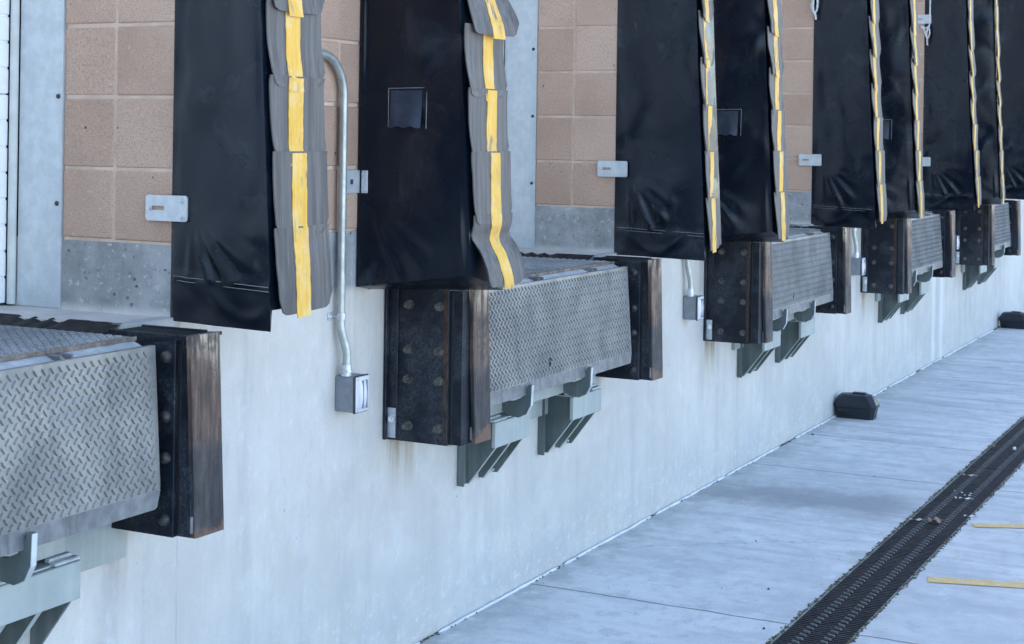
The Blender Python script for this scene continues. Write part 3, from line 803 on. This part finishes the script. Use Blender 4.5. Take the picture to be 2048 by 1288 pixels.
        for line in ([(.119, 1.806), (.119, 1.931), (.256, 1.934), (.254, 1.803)],):
            pts = []
            for p, q in zip(line, line[1:]):
                for i in range(12): pts.append(P2(lerp(p[0], q[0], i / 12), lerp(p[1], q[1], i / 12)))
            pts.append(P2(*line[-1])); g.tube(pts, .0011, 5)
        g.build('stitching', 'stitch', vf)
    return t_
P_R = dict(sc=.44, dx=-.012, dy=.02); P_L = dict(sc=.56, dx=-.004, dy=.02)
seal_pad(0, 'R', 1, .345, -.027, -.042, 'seal pad nearest the camera with wide grey pleats and a straight yellow stripe', dict(P_R, w=.285, dx=.008, lift=.005, ins=.006), bracket_z=1.57)
seal_pad(1, 'R', 2, .430, -.030, -.050, 'wide smooth black seal pad right of the tan block reveal in the middle', dict(P_R, w=.255, dy=.035, curl=-.002, fl=.007, sc=.52), bracket_z=1.645)
seal_pad(2, 'R', 3, .400, -.035, -.085, 'black seal pad below the knotted rope loop, with radiating folds at its bottom', dict(P_R, w=.28, dy=.015, curl=-.001, fl=.007), bracket_z=1.667)
seal_pad(3, 'R', 4, .400, -.030, -.12, 'dark seal pad with a long white rope hanging at its top left corner', dict(P_R, w=.28, dy=.015, curl=-.001, fl=.007), bracket_z=1.636)
seal_pad(4, 'R', 5, .400, -.030, -.10, 'rightmost black seal pad, cut off by the right edge of the photo', dict(P_R, w=.27, dy=.035), bracket_z=1.66)
seal_pad(1, 'L', 6, .415, .030, -.005, 'black seal pad with white stitched square flap and a kinked bottom pleat', dict(P_L, w=.305, lift=.006, ins=.007, dx=.006, wild={0: 'kink', 4: 'flare'}, curl=.003), True)
seal_pad(2, 'L', 7, .415, .050, .025, 'black seal pad with half hidden stitched flap between two striped pleat columns', dict(P_L, w=.28, curl=-.001, fl=.007), True)
seal_pad(3, 'L', 8, .410, .060, .040, 'narrow black seal pad with rounded bottom left of the far conduit box', dict(P_L, w=.28, curl=-.001, fl=.007), True)
seal_pad(4, 'L', 9, .410, .060, .040, 'farthest narrow black seal pad whose yellow stripe ends above the last lip', dict(P_L, w=.28, curl=-.001, fl=.007))

# ------------------------------------------------------------------ conduit
cd = thing('electrical_conduit', (BOX[0], 0, 0), 'bent galvanised conduit running down to a grey box beside the nearest seal pad', 'conduit', 'conduits with wall boxes')
path = [(-.34, -.005, 2.035), (-.32, -.022, 2.035), (-.177, -.024, 2.032)]
for q in range(0, 91, 9): path.append((-.137 + .130 * math.sin(R(q)), -.024, 1.902 + .130 * math.cos(R(q))))
path += [(-.007, -.024, 1.70), (-.007, -.024, 1.45), (-.007, -.024, 1.20)]
for q in range(0, 11):
    f = q / 10; path.append((lerp(-.007, .014, smooth(f)), lerp(-.024, -.036, smooth(f)), lerp(1.18, 1.065, f)))
path += [(.012, -.036, 1.012)]
g = MB(); g.tube(path, .0135, 16); pp = g.build('pipe', 'pipe', cd, 60)
g = MB(); g.box(-.048, -.022, -.004, -.001, 1.188, 1.212, .001); g.tube([(-.022, -.004, 1.20), (-.022, -.024, 1.20)], .003, 6)
ring = [(-.007 + .0152 * math.cos(R(q)), -.024 - .0152 * math.sin(R(q)), 1.20) for q in range(-20, 201, 20)]
for p, q_ in zip(ring, ring[1:]): g.hexa([(p[0], p[1], 1.19), (q_[0], q_[1], 1.19), (q_[0] * 1.0, q_[1] - .0018, 1.19), (p[0], p[1] - .0018, 1.19), (p[0], p[1], 1.21), (q_[0], q_[1], 1.21), (q_[0], q_[1] - .0018, 1.21), (p[0], p[1] - .0018, 1.21)])
g.dome((-.036, -.004, 1.20), (0, -1, 0), .006, .005, 10); g.build('strap', 'zinc', cd, 40)
g = MB(); g.tube([(.012, -.036, 1.008), (.012, -.036, 1.016), (.012, -.036, 1.0161), (.012, -.036, 1.022)], [.0175, .0175, .016, .016], 14); g.tube([(.012, -.036, 1.022), (.012, -.036, 1.027)], .0195, 8); g.tube([(.012, -.036, 1.027), (.012, -.036, 1.045)], .0165, 14); g.box(.026, .034, -.042, -.030, 1.03, 1.04, .002)
g.build('coupling', 'zinc', cd, 40)
g = MB(); g.box(0, .080, -.070, -.001, .893, 1.008, .004); jb = g.build('junction_box', 'boxm', cd)
g = MB(); g.box(-.002, .0825, -.076, -.0705, .890, 1.010, .002); g.build('gasket', 'bolt_b', jb)
g = MB(); g.box(0.002, .080, -.081, -.0762, .893, 1.007, .002)
n = 12; vs = []; fs = []
for i in range(n + 1):
    zz = lerp(.900, .998, i / n); b = .008 * math.sin(math.pi * i / n) ** .6
    for xx, e in ((.014, 0), (.024, 1), (.062, 1), (.076, .1)): vs.append((xx, -.0812 - b * e, zz))
for i in range(n):
    for j in range(3): q = i * 4 + j; fs.append((q, q + 1, q + 5, q + 4))
g.faces(vs, fs)
for zz in (.900, 1.001): g.dome((.013, -.081, zz), (0, -1, 0), .005, .005, 8)
bc = g.build('box_cover', 'cover', jb, 40)
for rx in (.030, .052):
    g = MB(); g.box(rx, rx + .005, -.0905, -.0822, .905, .995, .001); g.build('lid_rib', 'boxm', bc)
cl = ['grey wall box and short conduit below the middle black seal pad', 'grey wall box and conduit squeezed between a yellow brown bumper and a smeared bumper', 'mostly hidden pale wall box behind the second farthest right bumper']
for k in (1, 2, 3): dup(cd, (BOX[k], 0, 0), cl[k - 1])

# ------------------------------------------------------------------ rodent bait stations
def bait(loc, rot, label):
    t_ = thing('bait_station', loc, label, 'bait box', 'black bait stations by the wall'); t_.rotation_euler.z = rot
    def octo(hx, hy, c, z): return [(hx, hy - c, z), (hx - c, hy, z), (-hx + c, hy, z), (-hx, hy - c, z), (-hx, -hy + c, z), (-hx + c, -hy, z), (hx - c, -hy, z), (hx, -hy + c, z)]
    def loft(g, rings):
        v = [[g.bm.verts.new(p) for p in r] for r in rings]
        for a, b in zip(v, v[1:]):
            for i in range(8): g.bm.faces.new((a[i], a[(i + 1) % 8], b[(i + 1) % 8], b[i]))
        g.bm.faces.new(v[0][::-1]); g.bm.faces.new(v[-1])
    g = MB(); loft(g, [octo(.062, .118, .018, .0), octo(.070, .130, .024, .070), octo(.076, .136, .026, .074), octo(.076, .136, .026, .082)]); bd = g.build('base', 'bait', t_)
    g = MB(); loft(g, [octo(.078, .138, .026, .0822), octo(.078, .138, .026, .092), octo(.062, .112, .034, .140), octo(.050, .100, .034, .150)]); ld = g.build('lid', 'bait', t_)
    g = MB(); loft(g, [octo(.048, .098, .033, .1503), octo(.046, .096, .032, .1525)]); g.build('dusty_top', 'baitdust', ld)
    g = MB(); g.box(-.012, .035, -.060, .028, .1525, .163, .004); g.build('lock_cover', 'bait', ld)
    for sy in (1,):
        g = MB(); g.tube([(-.064, .078, .032), (-.0685, .078, .0325)], .024, 14); g.build('entry_hole', 'rubber', bd)
    return t_
bait((10.195, -.138, 0), R(2), 'larger black plastic bait box on the concrete at the wall foot below the middle docks')
bait((15.99, -.15, 0), R(-3), 'small far black plastic bait box at the wall foot near the right edge')

# ------------------------------------------------------------------ trench drain
td = thing('trench_drain', (5.0, -1.205, 0), 'long dark slotted iron trench drain running along the yard parallel to the wall', 'drain')
g = MB(); g.box(-45, 75, -.129, -.118, -.03, -.001); g.box(-45, 75, .118, .129, -.03, -.001); g.box(-45, 75, -.128, .128, -.249, -.24); g.build('channel', 'rim', td)
seg = MB(); pale = [MB(), MB()]; SL = 1.0; pit_ = .0227; nb = int(SL / pit_)
for i in range(nb):
    xx = .004 + i * pit_
    seg.box(xx, xx + .0125, -.1165, .1165, -.022, -.004, .0015)
for yy in (-.112, -.048, .048, .112): seg.box(.002, SL - .002, yy - .005, yy + .005, -.026, -.0065)
for pi, yy in enumerate((-.044, .047)):
    for i in range(nb // 2):
        xx = .006 + i * 2 * pit_
        pale[pi].hexa([(xx, yy - .015, -.0042), (xx + .013, yy - .015, -.0042), (xx + .026, yy + .015, -.0042), (xx + .013, yy + .015, -.0042),
                   (xx + .002, yy - .013, .001), (xx + .012, yy - .013, .001), (xx + .024, yy + .013, .001), (xx + .014, yy + .013, .001)])
gs = seg.build('grate', 'iron', td); gp = [q.build('scuffed_rib', 'ironpale', gs) for q in pale]
for i in range(-4, 18):
    if i == 0: continue
    c = gs.copy(); COL.objects.link(c); c.parent = td; c.location = (i * SL, 0, rnd.uniform(-.0012, .0012))
    for q in gp: d = q.copy(); COL.objects.link(d); d.parent = c
# dirt caught along the drain's edges and at the foot of the wall
g = MB()
def clump(x, y, s, h):
    n = rnd.randint(5, 7); a0 = rnd.uniform(0, 6)
    ring = [(x + s * rnd.uniform(.6, 1.3) * math.cos(a0 + 6.283 * i / n), y + s * .7 * rnd.uniform(.6, 1.2) * math.sin(a0 + 6.283 * i / n), .0012) for i in range(n)]
    g.faces(ring + [(x + rnd.uniform(-.3, .3) * s, y, .001 + h)], [(i, (i + 1) % n, n) for i in range(n)])
for i in range(4200):
    x = rnd.uniform(4.6, 16); 
    dens = .5 + .5 * mnoise.noise((x * 1.7, 2, 0))
    if rnd.random() > .35 + dens * .7: continue
    sd = rnd.choice((0, 1)); y = (-1.078 if sd else -1.337) + rnd.gauss(0, .005) + (-.003 if sd else .002)
    clump(x, y, rnd.uniform(.003, .010), rnd.uniform(.002, .005))
for i in range(1500):
    x = rnd.uniform(4.2, 17); 
    if mnoise.noise((x * 2.3, 7, 0)) < -.15: continue
    clump(x, -.004 - abs(rnd.gauss(0, .006)), rnd.uniform(.003, .011), rnd.uniform(.002, .007))
o = g.build('dirt', 'dirt'); o['kind'] = 'stuff'; o['label'] = 'olive dirt and moss caught along the drain and the foot of the wall'
g = MB()
for i in range(240):
    x, y = rnd.uniform(4.6, 15), rnd.uniform(-1.05, -.03)
    clump(x, y, rnd.uniform(.0015, .004), .002)
for (x, y, s) in ((9.451, -.066, .013), (6.803, -.586, .006), (6.1, -.871, .008), (5.598, -1.016, .009), (8.44, -.7, .006)): clump(x, y, s, s * .8)
o = g.build('grit', 'crumb'); o['kind'] = 'stuff'; o['label'] = 'dark specks of grit scattered on the pale concrete'

# ------------------------------------------------------------------ painted marks, rope, litter
def stripe(p0, p1, w, label):
    g = MB(); n = 40; vs = []
    d = Vector((p1[0] - p0[0], p1[1] - p0[1])); L = d.length; d /= L; nn = Vector((-d.y, d.x))
    for i in range(n + 1):
        f = i / n
        for s in (-1, 1):
            e = .004 * mnoise.noise((f * 60, s * 3, p0[0]))
            q = Vector(p0) + d * (L * f) + nn * s * (w / 2 + e); vs.append((q.x, q.y, .003))
    g.faces(vs, [(2 * i, 2 * i + 1, 2 * i + 3, 2 * i + 2) for i in range(n)])
    m = len(vs)
    o = g.build('painted_stripe', 'paint'); tag(o, label, 'painted line', 'faded yellow stripes beyond the drain')
    return o
stripe((7.60, -1.375), (8.30, -2.9), .075, 'upper faded yellow stripe painted on the concrete, beginning beside the brown leaf')
stripe((6.56, -1.395), (7.00, -2.9), .085, 'lower faded yellow stripe painted on the concrete, nearer the bottom right corner')
def rope(name, pts, r, lab):
    g = MB(); P_ = [Vector(p) for p in pts]; fine = []
    for i in range(len(P_) - 1):
        a, b, c, d = P_[max(i - 1, 0)], P_[i], P_[i + 1], P_[min(i + 2, len(P_) - 1)]
        for q in range(8):
            u = q / 8; fine.append(.5 * ((2 * b) + (c - a) * u + (2 * a - 5 * b + 4 * c - d) * u * u + (3 * b - a - 3 * c + d) * u ** 3))
    fine.append(P_[-1]); g.tube(fine, [r * (1 + .18 * math.sin(i * 1.9)) for i in range(len(fine))], 8)
    o = g.build(name, 'rope', None, 60); tag(o, lab, 'rope', 'white ropes hanging by the pads')
X2 = ARR[2] - .022
rope('pull_rope', [(X2, .010, 3.2), (X2, .012, 2.72), (X2 - .004, .022, 2.62), (X2 - .008, .004, 2.575), (X2 - .006, -.014, 2.60), (X2 - .01, -.018, 2.67), (X2, -.008, 2.72), (X2 - .008, .006, 2.68), (X2 - .014, .008, 2.60), (X2 - .008, -.004, 2.565), (X2, -.006, 2.535)], .006,
     'knotted white rope loop at the top edge, against the tan block strip')
X3 = ARR[3] - .022
rope('pull_rope', [(X3, -.038, 3.4), (X3, -.034, 2.9), (X3, -.030, 2.715), (X3 - .006, -.005, 2.69), (X3 - .01, .03, 2.70), (X3 - .01, .006, 2.675), (X3 - .012, -.006, 2.63), (X3 - .01, -.02, 2.61), (X3 - .008, -.034, 2.65), (X3 - .012, -.024, 2.70), (X3 - .016, -.012, 2.64), (X3 - .012, -.016, 2.60), (X3, -.016, 2.555)], .006,
     'white rope with looped end against the dark pad near the upper right corner')
def scrap(name, x, y, L, w, an, m, lab, cat, bend=.006):
    g = MB(); n = 8; vs = []
    for i in range(n + 1):
        f = i / n - .5; ww = w * (1 - (2 * f) ** 2 * .8) * (1 + .25 * mnoise.noise((i * .9, x, 0)))
        cx, cy = x + L * f * math.cos(an), y + L * f * math.sin(an)
        for s in (-1, 1): vs.append((cx - s * ww * math.sin(an), cy + s * ww * math.cos(an), .004 + bend * (1 + math.sin(i * 1.3 + s)) * .6))
    g.faces(vs, [(2 * i, 2 * i + 1, 2 * i + 3, 2 * i + 2) for i in range(n)])
    n2 = len(vs); g.faces([(a, b, c - .0016) for a, b, c in vs], [(2 * i, 2 * i + 2, 2 * i + 3, 2 * i + 1) for i in range(n)])
    o = g.build(name, m); tag(o, lab, cat, 'small litter on the drain')
scrap('dry_leaf', 7.565, -1.213, .075, .028, R(-55), 'leafm', 'curled brown dry leaf lying in the middle of the drain grate', 'leaf', .016)
scrap('twig', 7.56, -1.128, .075, .008, R(-70), 'wood', 'pale twig left of the brown leaf on the drain edge', 'twig')
scrap('paper_scrap', 7.761, -1.333, .06, .008, R(-75), 'paper', 'white paper scrap on the right rim of the drain above the upper yellow stripe', 'paper')
scrap('twig', 8.718, -1.145, .075, .006, R(-80), 'wood', 'thin pale twig lying across the drain above the white crumbs', 'twig')
scrap('dry_leaf', 9.622, -1.098, .05, .012, R(-40), 'leafm', 'small tan leaf at the left rim high up the drain', 'leaf', .01)
scrap('paper_scrap', 9.596, -1.228, .05, .010, R(10), 'paper', 'tiny white scrap standing on the far part of the drain', 'paper', .012)
scrap('paper_scrap', 8.136, -1.240, .07, .007, R(-80), 'paper', 'white paper shred among crumbs on the grate, above the brown leaf', 'paper')
g = MB()
for i in range(7): 
    x, y = 8.24 + rnd.gauss(0, .06), -1.235 + rnd.gauss(0, .03); s = rnd.uniform(.002, .005)
    g.box(x - s, x + s, y - s, y + s, .001, .001 + s, s * .3)
o = g.build('crumbs', 'paper'); o['kind'] = 'stuff'; o['label'] = 'white crumbs scattered on the drain grate'

# ------------------------------------------------------------------ light
w = bpy.data.worlds.new('World'); sc.world = w; w.use_nodes = True
bg = w.node_tree.nodes['Background']; sky = w.node_tree.nodes.new('ShaderNodeTexSky')
sky.sky_type = 'NISHITA'; sky.sun_disc = False; sky.sun_elevation = R(48); sky.sun_rotation = R(15)
sky.air_density = 1.0; sky.dust_density = 1.6; sky.ozone_density = 1.0; sky.altitude = 300
w.node_tree.links.new(sky.outputs[0], bg.inputs[0]); bg.inputs[1].default_value = .14
sun = bpy.data.lights.new('sun', 'SUN'); sun.energy = 4; sun.angle = R(.5); sun.color = (1, .93, .84)
so = bpy.data.objects.new('sun', sun); COL.objects.link(so)
sd = Vector((math.sin(R(15)) * math.cos(R(48)), math.cos(R(15)) * math.cos(R(48)), math.sin(R(48))))
so.rotation_euler = sd.to_track_quat('Z', 'Y').to_euler(); so.location = (8, 20, 30)

# ------------------------------------------------------------------ camera
yaw, pitch, roll, f_, cy = 4.72275126e-01, 1.29679867e-03, 1.42990185e-02, 3182.9, 271.57
d = Vector((math.cos(pitch) * math.cos(yaw), math.cos(pitch) * math.sin(yaw), math.sin(pitch)))
r = d.cross(Vector((0, 0, 1))).normalized(); u = r.cross(d)
c_, s_ = math.cos(roll), math.sin(roll)
r2 = c_ * r + s_ * u; u2 = -s_ * r + c_ * u
cam = bpy.data.cameras.new('camera'); co = bpy.data.objects.new('camera', cam); COL.objects.link(co)
co.matrix_world = Matrix(((r2.x, u2.x, -d.x, 0), (r2.y, u2.y, -d.y, -2.8154), (r2.z, u2.z, -d.z, 1.777), (0, 0, 0, 1)))
cam.sensor_width = 36; cam.lens = f_ / 2048 * 36; cam.shift_y = -(644 - cy) / 2048
cam.clip_end = 1000; cam.clip_start = .05
cam.dof.use_dof = True; cam.dof.focus_distance = 5.2; cam.dof.aperture_fstop = 13
sc.camera = co
sc.view_settings.view_transform = 'Standard'; sc.view_settings.look = 'None'; sc.view_settings.exposure = 2.32; sc.view_settings.gamma = 1
